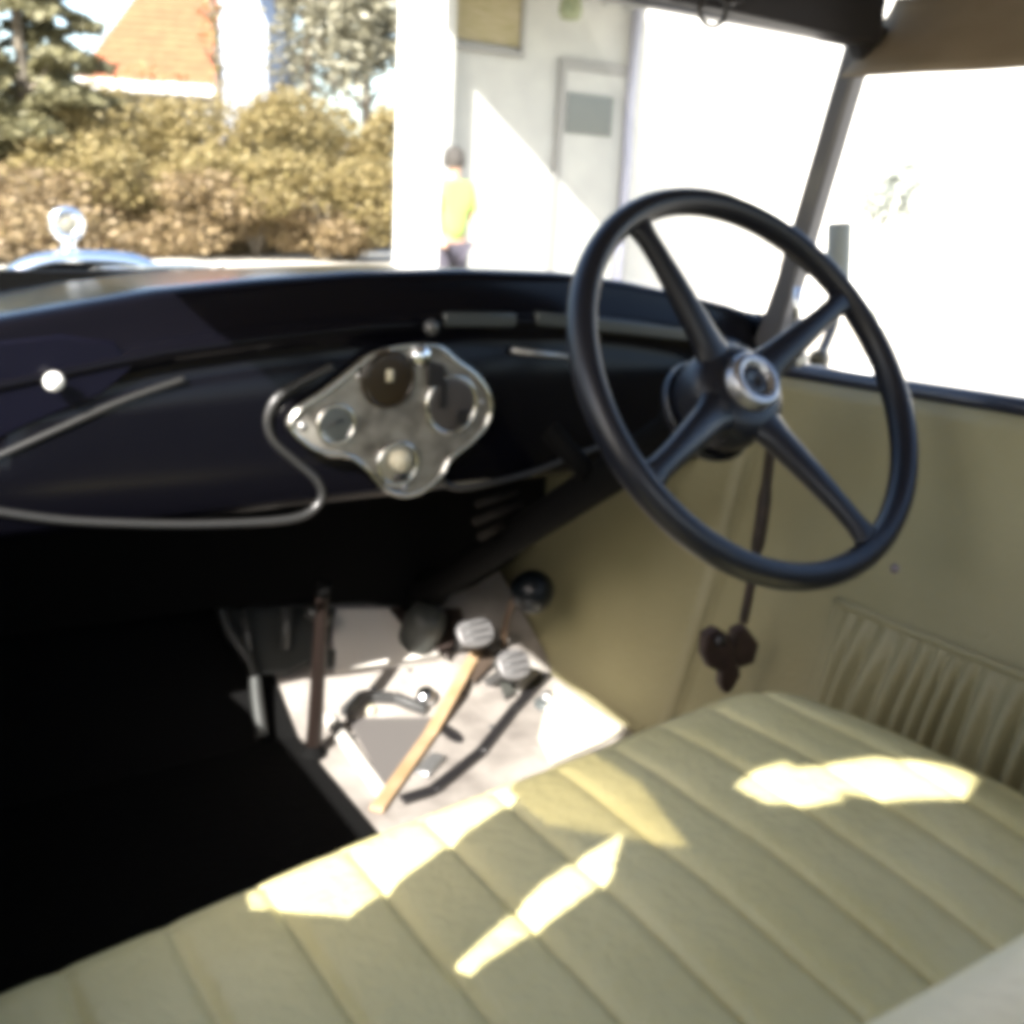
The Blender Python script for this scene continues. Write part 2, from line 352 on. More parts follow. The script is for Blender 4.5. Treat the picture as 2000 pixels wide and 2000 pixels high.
# porch canopy: its left edge throws the slanting shadow over the wall
pA = at(925, 172, 'y', YW); zc = 3.55; xc = pA.x-1.839*(zc-pA.z)*.72
mb = MB(); mb.prism([(xc, YW-.002, zc), (x1w+.05, YW-.002, zc), (x1w+.05, YW-2.2, zc), (xc+.45*2.2, YW-2.2, zc)], (0, 0, .14)); rebase(mb.build('porch_canopy', WALLS, smooth=False, bev=.01), wh)
mb = MB()
for k in range(9): mb.box((x1w-.35-k*.3, YW-2.1, zc-.09), (x1w-.29-k*.3, YW-.01, zc-.002))
rebase(mb.build('canopy_rafters', WALLS, smooth=False), wh)
mb = MB(); mb.box((4.88, YW-.3, 0), (5.05, YW-.002, 4.2)); rebase(mb.build('shadow_fin', WALLS, smooth=False), wh)  # fin added behind the post to throw the shaded strip on the wall
# hanging lantern under the canopy
lp = at(1115, 12, 'y', YW-.9)
mb = MB(); mb.lathe([(0, .14), (.05, .13), (.11, .06), (.12, -.06), (.09, -.12), (0, -.13)], lp, (0, 0, 1), 20); mb.tube([lp+Vector((0, 0, .13)), (lp.x, lp.y, zc)], .012, 8)
tag(mb.build('hanging_basket', mat('dull_green_basket', (.10, .12, .07), .8, col2=(.16, .17, .1), scale=20)), 'small round dull green basket hanging under the porch canopy of the white house', 'hanging basket')

# white post
a, b = at(772, 300, 'y', 6.3), at(870, 300, 'y', 6)
mb = MB(); mb.box((a.x, 6, .1), (b.x-.03, 6.3, 3.9)); mb.box((a.x-.05, 5.95, 0), (b.x+.02, 6.35, .1)); mb.box((a.x-.04, 5.96, 3.9), (b.x+.01, 6.34, 4.0))
tag(mb.build('porch_post', WALLW, bev=.01, smooth=False), 'thick square white post standing sunlit in front of the bank, left of the white house', 'post')

# garage: overexposed white building filling the right of the view
gp = [Vector((8.6, 11.2, 0)), Vector((15.2, 2.4, 0))]
gd = (gp[1]-gp[0]).normalized(); gn = Vector((-gd.y, gd.x, 0)); gn = gn if gn.x > 0 else -gn
ga = tag(empty('garage', gp[0]), 'long plain white building in glaring sun beyond the windshield post', 'building')
mb = MB(); mb.prism([gp[0], gp[1]+gd*6, gp[1]+gd*6+gn*5, gp[0]+gn*5], (0, 0, 4.8)); rebase(mb.build('wall', WALLW, smooth=False), ga)
mb = MB(); mb.prism([gp[0]-gn*.25-gd*.2, gp[1]+gd*6.2-gn*.25, gp[1]+gd*6.2+gn*5.2, gp[0]+gn*5.2-gd*.2], (0, 0, .22)); 
mb.v = [v+Vector((0, 0, 4.802)) for v in mb.v]; rebase(mb.build('roof', TRIMW, smooth=False), ga)
# pale potted shrub seen through the side opening
q = wpt(1735, 470, 7.0); pb = tag(empty('potted_shrub', (q.x, q.y, 0)), 'pale green potted shrub nearly bleached out by the sun right of the windshield post', 'plant')
mb = MB(); mb.lathe([(0, 0), (.16, 0), (.22, .42), (.2, .42), (.19, .36), (0, .36)], (q.x, q.y, 0), (0, 0, 1), 24); rebase(mb.build('pot', WALLW), pb)
zc2 = wpt(1735, 365, 7.0).z
mb = MB()
for k in range(5): mb.tube(spline([(q.x, q.y, .36), (q.x+.03*math.cos(k), q.y+.03*math.sin(k), .8), (q.x+.16*math.cos(k*1.3), q.y+.16*math.sin(k*1.3), zc2)], 4), .008, 6)
rebase(mb.build('stem', mat('pale_stem', (.5, .5, .42), .8)), pb)
leaves('foliage', clump_pts((q.x, q.y, zc2), .30, .25, .26, 900, 77, 9), .07, LP, pb, seed=9)

# person in a yellow green vest, half hidden by the post
pp = at(884, 400, 'y', 7.5); X, Y = pp.x, 7.5
per = tag(empty('person', (X, Y, 0)), 'person in a yellow green vest and dark trousers standing half behind the white post', 'person')
per.scale.x = .82
def skin(name, verts, edges, radii, m, parent):
    me = bpy.data.meshes.new(name); me.from_pydata([(v[0], v[1], v[2]) for v in verts], edges, []); me.materials.append(m)
    o = bpy.data.objects.new(name, me); COL.objects.link(o); o.parent = parent
    s = o.modifiers.new('k', 'SKIN'); s.use_smooth_shade = True
    for i, r in enumerate(radii): me.skin_vertices[0].data[i].radius = r if isinstance(r, tuple) else (r, r)
    me.skin_vertices[0].data[0].use_root = True
    u = o.modifiers.new('u', 'SUBSURF'); u.levels = 2; u.render_levels = 2; return o
V = [(0, 0, .95), (0, 0, 1.12), (0, -.01, 1.38), (0, .0, 1.50), (0, -.01, 1.56), (0, -.02, 1.64), (0, -.015, 1.71),
     (.19, 0, 1.42), (.25, -.03, 1.16), (.22, -.16, .96), (.20, -.22, .89), (-.19, 0, 1.42), (-.25, -.03, 1.16), (-.22, -.14, .96), (-.20, -.2, .89),
     (.10, 0, .86), (.12, -.02, .48), (.12, .02, .08), (.12, -.14, .04), (-.10, 0, .86), (-.12, -.02, .48), (-.12, .02, .08), (-.12, -.14, .04)]
E_ = [(0, 1), (1, 2), (2, 3), (3, 4), (4, 5), (5, 6), (2, 7), (7, 8), (8, 9), (9, 10), (2, 11), (11, 12), (12, 13), (13, 14), (0, 15), (15, 16), (16, 17), (17, 18), (0, 19), (19, 20), (20, 21), (21, 22)]
RR = [(.15, .1), (.14, .1), (.16, .11), .06, .06, (.085, .1), (.07, .08), .06, .045, .035, .04, .06, .045, .035, .04, .085, .06, .045, .04, .085, .06, .045, .04]
skin('body', V, E_, RR, SKIN, per)
skin('vest', [(0, 0, .92), (0, 0, 1.12), (0, -.01, 1.38), (0, 0, 1.47), (.19, 0, 1.43), (.25, -.03, 1.19), (-.19, 0, 1.43), (-.25, -.03, 1.19)], [(0, 1), (1, 2), (2, 3), (2, 4), (4, 5), (2, 6), (6, 7)], [(.19, .14), (.17, .13), (.19, .14), .09, .085, .07, .085, .07], HIVIS, per)
skin('trousers', [(0, 0, .95), (.10, 0, .86), (.12, -.02, .48), (.12, .02, .12), (-.10, 0, .86), (-.12, -.02, .48), (-.12, .02, .12)], [(0, 1), (1, 2), (2, 3), (0, 4), (4, 5), (5, 6)], [(.17, .12), .11, .08, .065, .11, .08, .065], TROUS, per)
mb = MB(); mb.lathe([(.108, -.06), (.118, 0), (.105, .07), (.06, .115), (0, .13)], (0, .005, 1.66), (0, 0, 1), 20); mb.build('hair', HAIR, per)
for sx in (-.035, .035): mb = MB(); mb.lathe([(.0, -.012), (.012, 0), (0, .012)], (sx, -.118, 1.65), (0, 1, 0), 8); mb.build('eye', HAIR, per)

# ================================================================== THE CAR
car = tag(empty('vintage_car'), 'black open vintage car interior with right hand steering wheel and olive tan leather seat', 'car')
ZT = [(-.66, 1.215), (-.54, 1.24), (-.406, 1.265), (-.253, 1.292), (-.139, 1.304), (-.012, 1.314), (.13, 1.318), (.29, 1.315), (.40, 1.304), (.476, 1.292), (.6, 1.27), (.695, 1.25)]
def zt(x): return interp(ZT, x)
def profile(x):
    t = zt(x); e = max(0, abs(x)-.5)*.0
    return [(.55, t-.045), (.3, t-.02), (.06, t-.003), (.0, t), (-.012, t-.004), (-.016, t-.014), (-.019, t-.046), (-.028, t-.053), (-.036, t-.058), (-.036, t-.066), (-.026, t-.073), (-.022, t-.088), (-.028, t-.10), (-.03, 1.16),
            (-.03, 1.10), (-.03, 1.05), (-.022, 1.036), (-.006, 1.032), (.10, 1.034), (.3, 1.03), (.42, 1.0)]
xs = [-.66+i*(1.355)/70 for i in range(71)]
v = []; f = []; n = len(profile(0))
for x in xs:
    for (y, z) in profile(x): v.append((x, y, z))
for i in range(70):
    for j in range(n-1): f.append((i*n+j, (i+1)*n+j, (i+1)*n+j+1, i*n+j+1))
cowl = fromv('dashboard', v, f, DASHP, car)
# bolts along the garnish, moulding beads
def bead(pts, r, name='moulding'):
    q = spline([at(px, py, 'y', -.031) for px, py in pts], 8); mb = MB(); mb.tube(q, r, 10); return mb.build(name, LIPP, cowl)
bead([(-60, 990), (0, 1000), (120, 1016), (260, 1023), (400, 1024), (540, 1017), (600, 1003), (628, 972), (618, 938), (575, 900), (535, 862), (522, 820), (540, 778), (590, 745), (650, 715)], .0050)
bead([(-60, 915), (0, 889), (120, 835), (240, 782), (360, 740)], .0036)
bead([(850, 905), (862, 935), (890, 952), (950, 945), (1040, 922), (1120, 890), (1200, 862)], .004)
# glove box door with knob
gb = [at(px, py, 'y', -.0335) for px, py in [(-90, 690), (0, 668), (120, 655), (225, 668), (262, 720), (200, 772), (60, 830), (-90, 900)]]
mb = MB(); mb.prism(gb, (0, .006, 0)); gbo = mb.build('glove_box_lid', mat('glove_lid_paint', (.0025, .0025, .006), .22, spec=.2), cowl, bev=.003)
k = at(100, 740, 'y', -.034); mb = MB(); mb.lathe([(.004, 0), (.004, .008), (.008, .011), (.0098, .016), (.008, .021), (0, .023)], k, (0, -1, 0), 20); mb.build('knob', WHITEK, gbo)
# small chrome catch above the instrument panel and plates standing in for ledge highlights
k = at(838, 640, 'y', -.04); mb = MB(); mb.lathe([(.008, 0), (.01, .006), (.007, .012), (0, .014)], k, (0, -1, .2), 16); mb.build('catch', DSTEEL, cowl)
for (a, b) in (((870, 625), (1010, 626)), ((1050, 622), (1350, 655))):
    p, q = at(*a, 'y', -.04), at(*b, 'y', -.04); mb = MB(); mb.prism([p+Vector((0, 0, .009)), q+Vector((0, 0, .009)), q-Vector((0, 0, .009)), p-Vector((0, 0, .009))], (0, .012, 0)); mb.build('ledge_highlight', mat('ledge_highlight_grey', (.045, .05, .05), .35, metal=.3), cowl, bev=.003)
p, q = at(1000, 684, 'y', -.034), at(1120, 698, 'y', -.034); mb = MB(); mb.tube([p, q], .004, 8); mb.build('highlight_strip', STEEL, cowl)  # steel rod drawn in place of a second highlight line

# instrument panel
Y0 = -.046
out = [(566, 832), (590, 795), (640, 762), (690, 722), (735, 690), (800, 676), (855, 678), (890, 705), (930, 735), (956, 780), (952, 822), (920, 862), (880, 893), (862, 925), (830, 953), (790, 966), (748, 952), (715, 915), (680, 890), (640, 885), (600, 868)]
pts = spline([at(px, py, 'y', Y0) for px, py in out], 5, True)
mb = MB(); mb.prism(pts, (0, .014, 0)); ip = mb.build('instrument_panel', BRUSH, car, bev=.003)
mb = MB(); mb.tube([p+Vector((0, -.001, 0)) for p in pts], .0035, 8, closed=True); mb.build('panel_rim', NICKEL, ip)
def gauge(px, py, r, m, ring=NICKEL, name='gauge', asp=1, ringr=.003):
    c = at(px, py, 'y', Y0-.001); g = MB(); g.lathe([(0, .0), (r, .0), (r, .004), (r*.8, .0045), (0, .005)], c, (0, -1, 0), 28); o = g.build(name, m, ip)
    if ring:
        t = MB(); t.tube([c+Vector((math.cos(a*math.pi/16)*r, -.003, math.sin(a*math.pi/16)*r)) for a in range(32)], ringr, 8, closed=True); t.build('bezel', ring, ip)
    return o, c
o, c = gauge(757, 740, .033, BROWNG, name='fuel_gauge', ring=BROWNG)
mb = MB(); mb.box((c.x-.004, c.y-.008, c.z-.002), (c.x+.004, c.y-.005, c.z+.012)); mb.build('needle', CREAM, o)
o, c = gauge(655, 828, .023, GREYD, name='ammeter')
mb = MB(); mb.tube([c+Vector((-.012, -.006, .0)), c+Vector((.008, -.006, .006))], .0012, 6); mb.build('needle', DARKG, o)
o, c = gauge(880, 790, .036, mat('speedo_face', (.045, .04, .038), .4), name='speedometer')
for (px, py, sx, sz) in ((852, 735, .012, .013), (865, 770, .006, .018), (902, 815, .009, .01)):
    q = at(px, py, 'y', Y0-.0075); mb = MB(); mb.box((q.x-sx, q.y-.001, q.z-sz), (q.x+sx, q.y+.0015, q.z+sz)); mb.build('drum_window', DARKG, o, bev=.001)
o, c = gauge(775, 905, .027, mat('lock_plate', (.3, .29, .25), .35, metal=.6), name='ignition_lock')
mb = MB(); mb.lathe([(.013, .004), (.014, .012), (.011, .018), (0, .02)], c+Vector((.0, 0, .006)), (0, -1, 0), 20); mb.build('lock_cylinder', CREAM, o)
q = c+Vector((.003, -.0055, -.017)); mb = MB(); mb.box((q.x-.009, q.y-.001, q.z-.004), (q.x+.009, q.y+.001, q.z+.004)); mb.build('key_slot', DARKG, o)
for (px, py) in ((590, 832), (815, 690), (940, 785), (790, 952), (700, 735)):
    q = at(px, py, 'y', Y0-.001); mb = MB(); mb.lathe([(.0045, 0), (.004, .002), (0, .003)], q, (0, -1, 0), 12); mb.build('screw', STEEL, ip)
mb = MB(); mb.prism([at(px, py, 'y', Y0-.004) for px, py in ((835, 705), (868, 712), (880, 745), (862, 762), (842, 735))], (0, .004, 0)); mb.build('dial_shroud', DARKG, ip, bev=.001)
mb = MB(); q = at(820, 695, 'y', Y0); mb.lathe([(.012, 0), (.014, .004), (.01, .008), (0, .009)], q, (0, -1, 0), 20); mb.build('lamp_cover', CHROME, ip)

# under-dash clutter: switch loom and brackets seen as dim shapes
mb = MB()
for (a, b) in (((930, 985), (1010, 960)), ((925, 1020), (1020, 985)), ((935, 1050), (985, 1025))):
    mb.tube([at(*a, 'y', .02), at(*b, 'y', .02)], .006, 8)
mb.build('column_bracket', mat('bracket_brown', (.008, .006, .004), .7, spec=.2), car)

# windshield
pb_, pt_ = Vector((.681, -.045, 1.22)), Vector((.632, -.165, 1.655))
def post(sx):
    a = Vector((sx*.675, -.03, 1.19)); b = Vector((sx*.633, -.165, 1.66)); mb = MB()
    d = (b-a).normalized(); wv = Vector((1, 0, 0)); u = d.cross(wv).normalized(); c0 = []
    for (p, hw, hd) in ((a, .020, .024), (a.lerp(b, .25), .0155, .018), (b, .0145, .016)):
        c0 += [p-wv*hw-u*hd, p+wv*hw-u*hd, p+wv*hw+u*hd, p-wv*hw+u*hd]
    fs = [(0, 3, 2, 1), (8, 9, 10, 11)]
    for s in (0, 4):
        for kk in range(4): fs.append((s+kk, s+(kk+1) % 4, s+4+(kk+1) % 4, s+4+kk))
    mb.add(c0, fs); return mb.build('windshield_post', POSTM, car, bev=.005)
post(1); post(-1)
mb = MB(); mb.box((-.65, -.185, 1.622), (.645, -.145, 1.70)); mb.build('windshield_header', FRAMEM, car, bev=.008)
# bracket joining header and post
mb = MB(); mb.prism([(.58, -.18, 1.65), (.66, -.18, 1.65), (.655, -.172, 1.60), (.628, -.172, 1.605)], (0, .02, 0)); mb.tube([(.655, -.2, 1.63), (.69, -.2, 1.625), (.71, -.2, 1.64)], .009, 8); mb.build('corner_bracket', FRAMEM, car, bev=.003)
# glass with thin frame
ga_ = [(-.655, -.045, 1.235), (.655, -.045, 1.27), (.62, -.157, 1.648), (-.62, -.157, 1.648)]
def glfn(u, v):
    xb = -.65+1.305*u; xt = -.62+1.24*u; a_ = Vector((xb, -.012, zt(xb)+.004)); b_ = Vector((xt, -.157, 1.648)); return a_.lerp(b_, v)
grid('windshield_glass', 24, 6, glfn, GLASS, car)
# wiper loop hanging from header
c = at(1392, 22, 'y', -.2); mb = MB(); mb.tube([c+Vector((math.cos(a*math.pi/10)*.02, 0, math.sin(a*math.pi/10)*.016)) for a in range(20)], .003, 8, closed=True)
mb.tube([c+Vector((.018, 0, .01)), c+Vector((.05, .01, .02))], .004, 8); mb.build('wiper_loop', FRAMEM, car)

# canvas roof: top, lining, side valances
def gapc(x): return interp([(-.63, -1.185), (-.60, -1.210), (-.535, -1.240), (-.475, -1.256)], x)  # slit added to the unseen roof so a sun patch reaches the seat
def gapw(x): return interp([(-.63, .030), (-.6, .041), (-.535, .050), (-.475, .018), (-.462, .0006)], x)
def canvas(zoff, y0, y1, xa, xb):
    def fn(u, v):
        x = xa+(xb-xa)*u; j = round(v*21); c, h = gapc(x), gapw(x)
        y = y0+(c+h-y0)*j/10 if j <= 10 else (c-h)+(y1-c+h)*(j-11)/10
        return Vector((x, y, zoff+.025*(1-((x)/.7)**4)))
    return fn
def opengap(o):
    bm = bmesh.new(); bm.from_mesh(o.data); bm.verts.ensure_lookup_table(); kill = []
    for f_ in bm.faces:
        js = [v_.index % 22 for v_ in f_.verts]
        if min(js) == 10 and max(js) == 11 and f_.calc_center_median().x < -.463: kill.append(f_)
    bmesh.ops.delete(bm, geom=kill, context='FACES'); bm.to_mesh(o.data); bm.free()
opengap(grid('roof', 160, 21, canvas(1.70, -.13, -2.03, -.625, .70), ROOFO, car, solid=.006))
opengap(grid('roof_lining', 160, 21, canvas(1.688, -.20, -2.02, -.615, .69), ROOFC, car, solid=.003))
def valance(sx, zl=1.585):
    def fn(u, v):
        y = (-.158 if sx > 0 else -.175)-1.83*u; zt0 = 1.69 if sx > 0 else 1.712; z = zt0+(zl-zt0)*v; return Vector((sx*((.69-.085*v**1.3) if sx > 0 else (.618-.008*v))+.003*math.sin(u*70), y, z-.004*math.sin(u*9)))
    return grid('roof_valance', 60, 8, fn, ROOFC, car, solid=.004)
valance(1)
vl = valance(-1, 1.672)
bm = bmesh.new(); bm.from_mesh(vl.data); bmesh.ops.delete(bm, geom=[f_ for f_ in bm.faces if -1.36 < f_.calc_center_median().y < -1.10], context='FACES'); bm.to_mesh(vl.data); bm.free()  # stretch left out so the sun through the slit can pass

# right door and kick panel, inner trim
def xi(z): return .455+.137*max(0, min(1, (z-.6)/.59))**.75
def trimfn(y0, y1, z1):
    def fn(u, v):
        y = y0+(y1-y0)*u; z = .575+(z1-.575)*v
        return Vector((xi(z)+.003*noise.noise(Vector((y*6, z*6, 0))), y, z))
    return fn
def lkfn(u, v):
    p = trimfn(.60, .0, 1.2)(u, v); return Vector((-.592, p.y, p.z))
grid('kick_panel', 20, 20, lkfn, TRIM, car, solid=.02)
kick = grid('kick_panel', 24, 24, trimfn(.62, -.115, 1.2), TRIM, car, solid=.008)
def doortop(y): return 1.182+.02*((-.12-y)/.4)
def doorfn(u, v):
    y = -.12-1.3*u; z = .575+(doortop(y)-.575)*v
    return Vector((xi(z)+.003*noise.noise(Vector((y*6, z*6, 0))), y, z))
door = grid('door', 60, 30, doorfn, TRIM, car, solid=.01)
def dofn(u, v):
    y = -.12-1.3*u; z = .45+(doortop(y)-.45)*v
    return Vector((.665+.02*math.sin(v*3.1), y, z))
grid('door_skin', 20, 12, dofn, PAINT, door)
mb = MB(); mb.tube(spline([(.60, -.085, 1.205), (.60, -.14, 1.192)]+[(.603, y, doortop(y)+.006) for y in (-.25, -.5, -.8, -1.2, -1.42)], 6), .0155, 12)
mb.box((.60, -1.42, 1.17), (.68, -.12, 1.182)); mb.build('door_top_rail', mat('blue_black_rail', (.012, .014, .024), .3, coat=.3), door)
# welt (piping) lines on door
mb = MB(); mb.tube([(xi(z)-.004, -.124, z) for z in [.6+i*.05 for i in range(12)]], .0035, 6); mb.build('piping', TRIM, door)
# gathered pocket
def pockfn(u, v):
    y = -.335-.62*u; zt_ = .918+.02*u; zb = .665; z = zb+(zt_-zb)*v
    fold = math.sin(u*150+1.8*math.sin(u*23)+.9*math.sin(v*3+u*11))
    amp = .013*min(1, (1-v)*3.2+.12)*min(1, u*12)*(.8+.4*noise.noise(Vector((u*14, 0, 5))))
    belly = .022*math.sin(math.pi*min(1, v*.9+.05))*min(1, u*10)
    return Vector((xi(z)-.004-belly-amp*fold, y, z))
grid('pocket', 260, 30, pockfn, TRIM, door, solid=.003)
mb = MB(); mb.tube([pockfn(i/40, 1)+Vector((-.001, 0, 0)) for i in range(41)], .0065, 8); mb.tube([pockfn(0, i/10) for i in range(11)], .004, 8); mb.build('pocket_hem', TRIM, door)
q = at(1745, 1112, 'x', xi(.97)-.006); mb = MB(); mb.lathe([(.007, 0), (.006, .003), (0, .004)], (xi(q.z)-.005, q.y, q.z), (-1, 0, 0), 14); mb.build('snap_button', mat('purple_grey_snap', (.2, .17, .2), .4, metal=.5), door)
# left door (only its top edge matters for the light)
def ldfn(u, v):
    y = .0-1.7*u; z = .575+(1.135-.575)*v; return Vector((-.592, y, z))
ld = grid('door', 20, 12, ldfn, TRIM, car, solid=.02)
mb = MB(); mb.tube([(-.603, .0, 1.138), (-.603, -.6, 1.134), (-.603, -1.7, 1.15)], .012, 10); mb.build('door_top_rail', PAINT, ld)

# unseen blocker sheet added on the left: its openings shape the sun patches
XC = -.6
def inside(p, y, z):
    c = False; n_ = len(p)
    for a_ in range(n_):
        (y1, z1), (y2, z2) = p[a_], p[a_-1]
        if (z1 > z) != (z2 > z) and y < (y2-y1)*(z-z1)/(z2-z1)+y1: c = not c
    return c
OUT = [(-.70, 1.13), (-1.62, 1.15), (-1.62, 1.70), (-.79, 1.70), (-.79, 1.53), (-.885, 1.47), (-.872, 1.42), (-.84, 1.33), (-.805, 1.218), (-.70, 1.146)]
H2 = [(-.918, 1.258), (-.934, 1.266), (-.978, 1.355), (-1.008, 1.42), (-.998, 1.466), (-.952, 1.372)]
H3 = [(-1.092, 1.606), (-1.13, 1.612), (-1.186, 1.655), (-1.235, 1.705), (-1.235, 1.72), (-1.158, 1.72), (-1.136, 1.679), (-1.105, 1.64)]
HP = [(-.855, 1.412), (-.917, 1.415), (-.987, 1.453), (-1.067, 1.503), (-.99, 1.53), (-.911, 1.524), (-.84, 1.53)]
def sheet(name, test, m, xo=0.):
    v = []; f = []; st = .0026
    for a_ in range(int(.96/st)):
        for b_ in range(int(.58/st)):
            y = -.70-a_*st; z = 1.14+b_*st
            if test(y-st/2, z+st/2):
                k_ = len(v); v += [(XC+xo, y, z), (XC+xo, y-st, z), (XC+xo, y-st, z+st), (XC+xo, y, z+st)]; f.append((k_, k_+1, k_+2, k_+3))
    return fromv(name, v, f, m, car, smooth=False)
sheet('sun_blocker', lambda y, z: inside(OUT, y, z) and not inside(H2, y, z) and not inside(H3, y, z) and not inside(HP, y, z), ROOFO)
DIMTINT = bpy.data.materials.new('sun_dimming_tint'); DIMTINT.use_nodes = True; n_ = DIMTINT.node_tree.nodes; n_.remove(n_['Principled BSDF']); t_ = n_.new('ShaderNodeBsdfTransparent'); t_.inputs[0].default_value = (.20, .18, .125, 1)  # added tinted pane, lets only part of the sun onto the seat
DIMTINT.node_tree.links.new(t_.outputs[0], n_['Material Output'].inputs[0])
sheet('half_sun_pane', lambda y, z: inside(HP, y, z) and not inside(H2, y, z), DIMTINT)

# body shell behind/under
mb = MB(); mb.box((-.70, -1.9, .30), (.70, .60, .575)); mb.build('body_floor_pan', PAINT, car, bev=.01, smooth=False)
def csfn(sx):
    def fn(u, v):
        y = -.02+.57*u; z = .5+(zt(sx*.66)-.5)*v; return Vector((sx*(.675-.06*u), y, z))
    return fn
for sx in (-1, 1): grid('cowl_side', 10, 10, csfn(sx), PAINT, car)
# firewall and toe board
mb = MB(); mb.prism([(-.62, .30, 1.031), (.50, .30, 1.031), (.50, .30, .83), (.44, .30, .775), (.364, .30, .742), (.30, .30, .728), (.211, .30, .728), (.15, .30, .745), (.079, .30, .755), (-.098, .30, .779), (-.62, .30, .80)], (0, .012, 0))
mb.build('underdash_shade', UNDER, car, smooth=False)  # black panel added for the deep shade under the dash
YF = .17; KT = .62
def toe(y): return .6 if y < YF else .6+(y-YF)*KT
mb = MB(); mb.box((-.60, .56, .575), (.62, .60, 1.26)); mb.build('firewall', UNDER, car, smooth=False)
XS = -.022
def floorpiece(name, xa, xb, m, z_=0):
    v = []; ys = [-.46, YF, .56]
    b = MB(); t = .02
    b.prism([(xa, ys[0], .6+z_), (xa, ys[1], .6+z_), (xa, ys[2], toe(ys[2])+z_), (xa, ys[2], toe(ys[2])-t+z_), (xa, ys[1], .6-t+z_), (xa, ys[0], .6-t+z_)], (xb-xa, 0, 0))
    return b.build(name, m, car, smooth=False)
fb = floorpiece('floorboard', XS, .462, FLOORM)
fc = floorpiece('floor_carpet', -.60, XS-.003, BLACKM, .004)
NT = Vector((0, -KT, 1)).normalized()
def fl(px, py, h=0):     # point on the floor or toe board
    p = atp(px, py, (0, 0, .6+h), (0, 0, 1))
    if p.y > YF: p = atp(px, py, Vector((0, YF, .6))+NT*h, NT)
    return p
def strip(pts, wd, th, name, m, parent):
    P_ = [fl(px, py, th/2+.002) for px, py in pts]; b = MB()
    for a_, b_ in zip(P_, P_[1:]):
        d = (b_-a_).normalized(); s = d.cross(Vector((0, 0, 1))).normalized()*wd/2; u = Vector((0, 0, th/2))
        b.add([a_-s-u, a_+s-u, b_+s-u, b_-s-u, a_-s+u, a_+s+u, b_+s+u, b_-s+u], [(0, 3, 2, 1), (4, 5, 6, 7), (0, 1, 5, 4), (1, 2, 6, 5), (2, 3, 7, 6), (3, 0, 4, 7)])
    return b.build(name, m, parent, bev=.0015)
PALEE = mat('pale_edge_metal', (.42, .40, .37), .45)
strip([(735, 1582), (840, 1435), (935, 1266)], .020, .008, 'tan_batten', WOODT, fb)
strip([(785, 1562), (846, 1543), (939, 1468), (1004, 1385), (1069, 1316)], .017, .008, 'dark_slot', DARKG, fb)
strip([(636, 1396), (690, 1470), (748, 1552)], .020, .007, 'pale_batten', PALEE, fb)
strip([(672, 1392), (706, 1358), (770, 1362), (832, 1386)], .017, .014, 'accelerator_link', DSTEEL, fb)
def plate(pts, h, th, name, m):
    P_ = [fl(px, py, h) for px, py in pts]; b = MB(); b.prism(P_, (0, -th*.5, -th)); return b.build(name, m, fb, bev=.0015, smooth=False)
GPL = mat('grey_footwell_plate', (.075, .077, .07), .5, metal=.3)
plate([(420, 1186), (655, 1186), (632, 1268), (560, 1310), (505, 1310), (470, 1285)], .022, .006, 'grey_cover_plate', GPL)
plate([(760, 1186), (800, 1235), (876, 1282), (880, 1262), (905, 1215), (900, 1186)], .02, .006, 'dark_wedge', mat('dark_brown_wedge', (.022, .014, .011), .6))  # dark brown wedge on the toe board
plate([(678, 1402), (848, 1400), (812, 1470), (756, 1545)], .004, .003, 'floor_shade_plate', mat('floor_shade_grey', (.10, .092, .088), .7))  # darker plate paints the shade beside the accelerator onto the floor
plate([(648, 1188), (762, 1188), (800, 1238), (868, 1282), (800, 1296), (652, 1312)], .007, .004, 'floor_light_plate', mat('floor_light_plate', (.72, .68, .62), .5))  # whiter plate puts sunlight into the colour of this shaded floor
plate([(957, 1276), (985, 1268), (1008, 1345), (984, 1362)], .012, .005, 'grey_strip', GPL)
plate([(1010, 1268), (1056, 1304), (1012, 1352), (1000, 1330)], .012, .005, 'bright_plate', PALEE)
def disc(px, py, r, h, m, name, parent=None, asp=1):
    c = fl(px, py); n_ = NT if c.y > YF else Vector((0, 0, 1)); b = MB(); b.lathe([(r, 0), (r, h*.6), (r*.8, h), (0, h*1.05)], c, n_, 20); return b.build(name, m, parent or fb)
plate([(1087, 1334), (1213, 1419), (1178, 1440), (1075, 1484), (1052, 1440), (1062, 1395)], .012, .006, 'sun_patch_plate', mat('sun_patch_cream', (.62, .58, .47), .5))  # paler plate, the sun patch here is put into its colour
for a_ in ((700, 1240), (800, 1310), (905, 1355), (960, 1420), (690, 1440)): disc(a_[0], a_[1], .0045, .003, DSTEEL, 'screw')
plate([(600, 1270), (655, 1268), (652, 1300), (600, 1300)], .014, .004, 'dark_bracket', GPL)
plate([(905, 1300), (950, 1262), (968, 1285), (925, 1330)], .016, .005, 'brown_bracket', mat('brown_bracket', (.05, .035, .025), .6))
disc(828, 1366, .017, .02, CHROME, 'accelerator_button'); disc(722, 1388, .009, .008, CREAM, 'bolt'); disc(728, 1345, .006, .005, STEEL, 'bolt')
disc(1068, 1378, .022, .01, GREYD, 'starter_button'); disc(1068, 1372, .012, .018, STEEL, 'starter_cap')
disc(518, 1278, .011, .014, CHROME, 'bolt'); disc(545, 1278, .009, .02, DARKG, 'bolt')
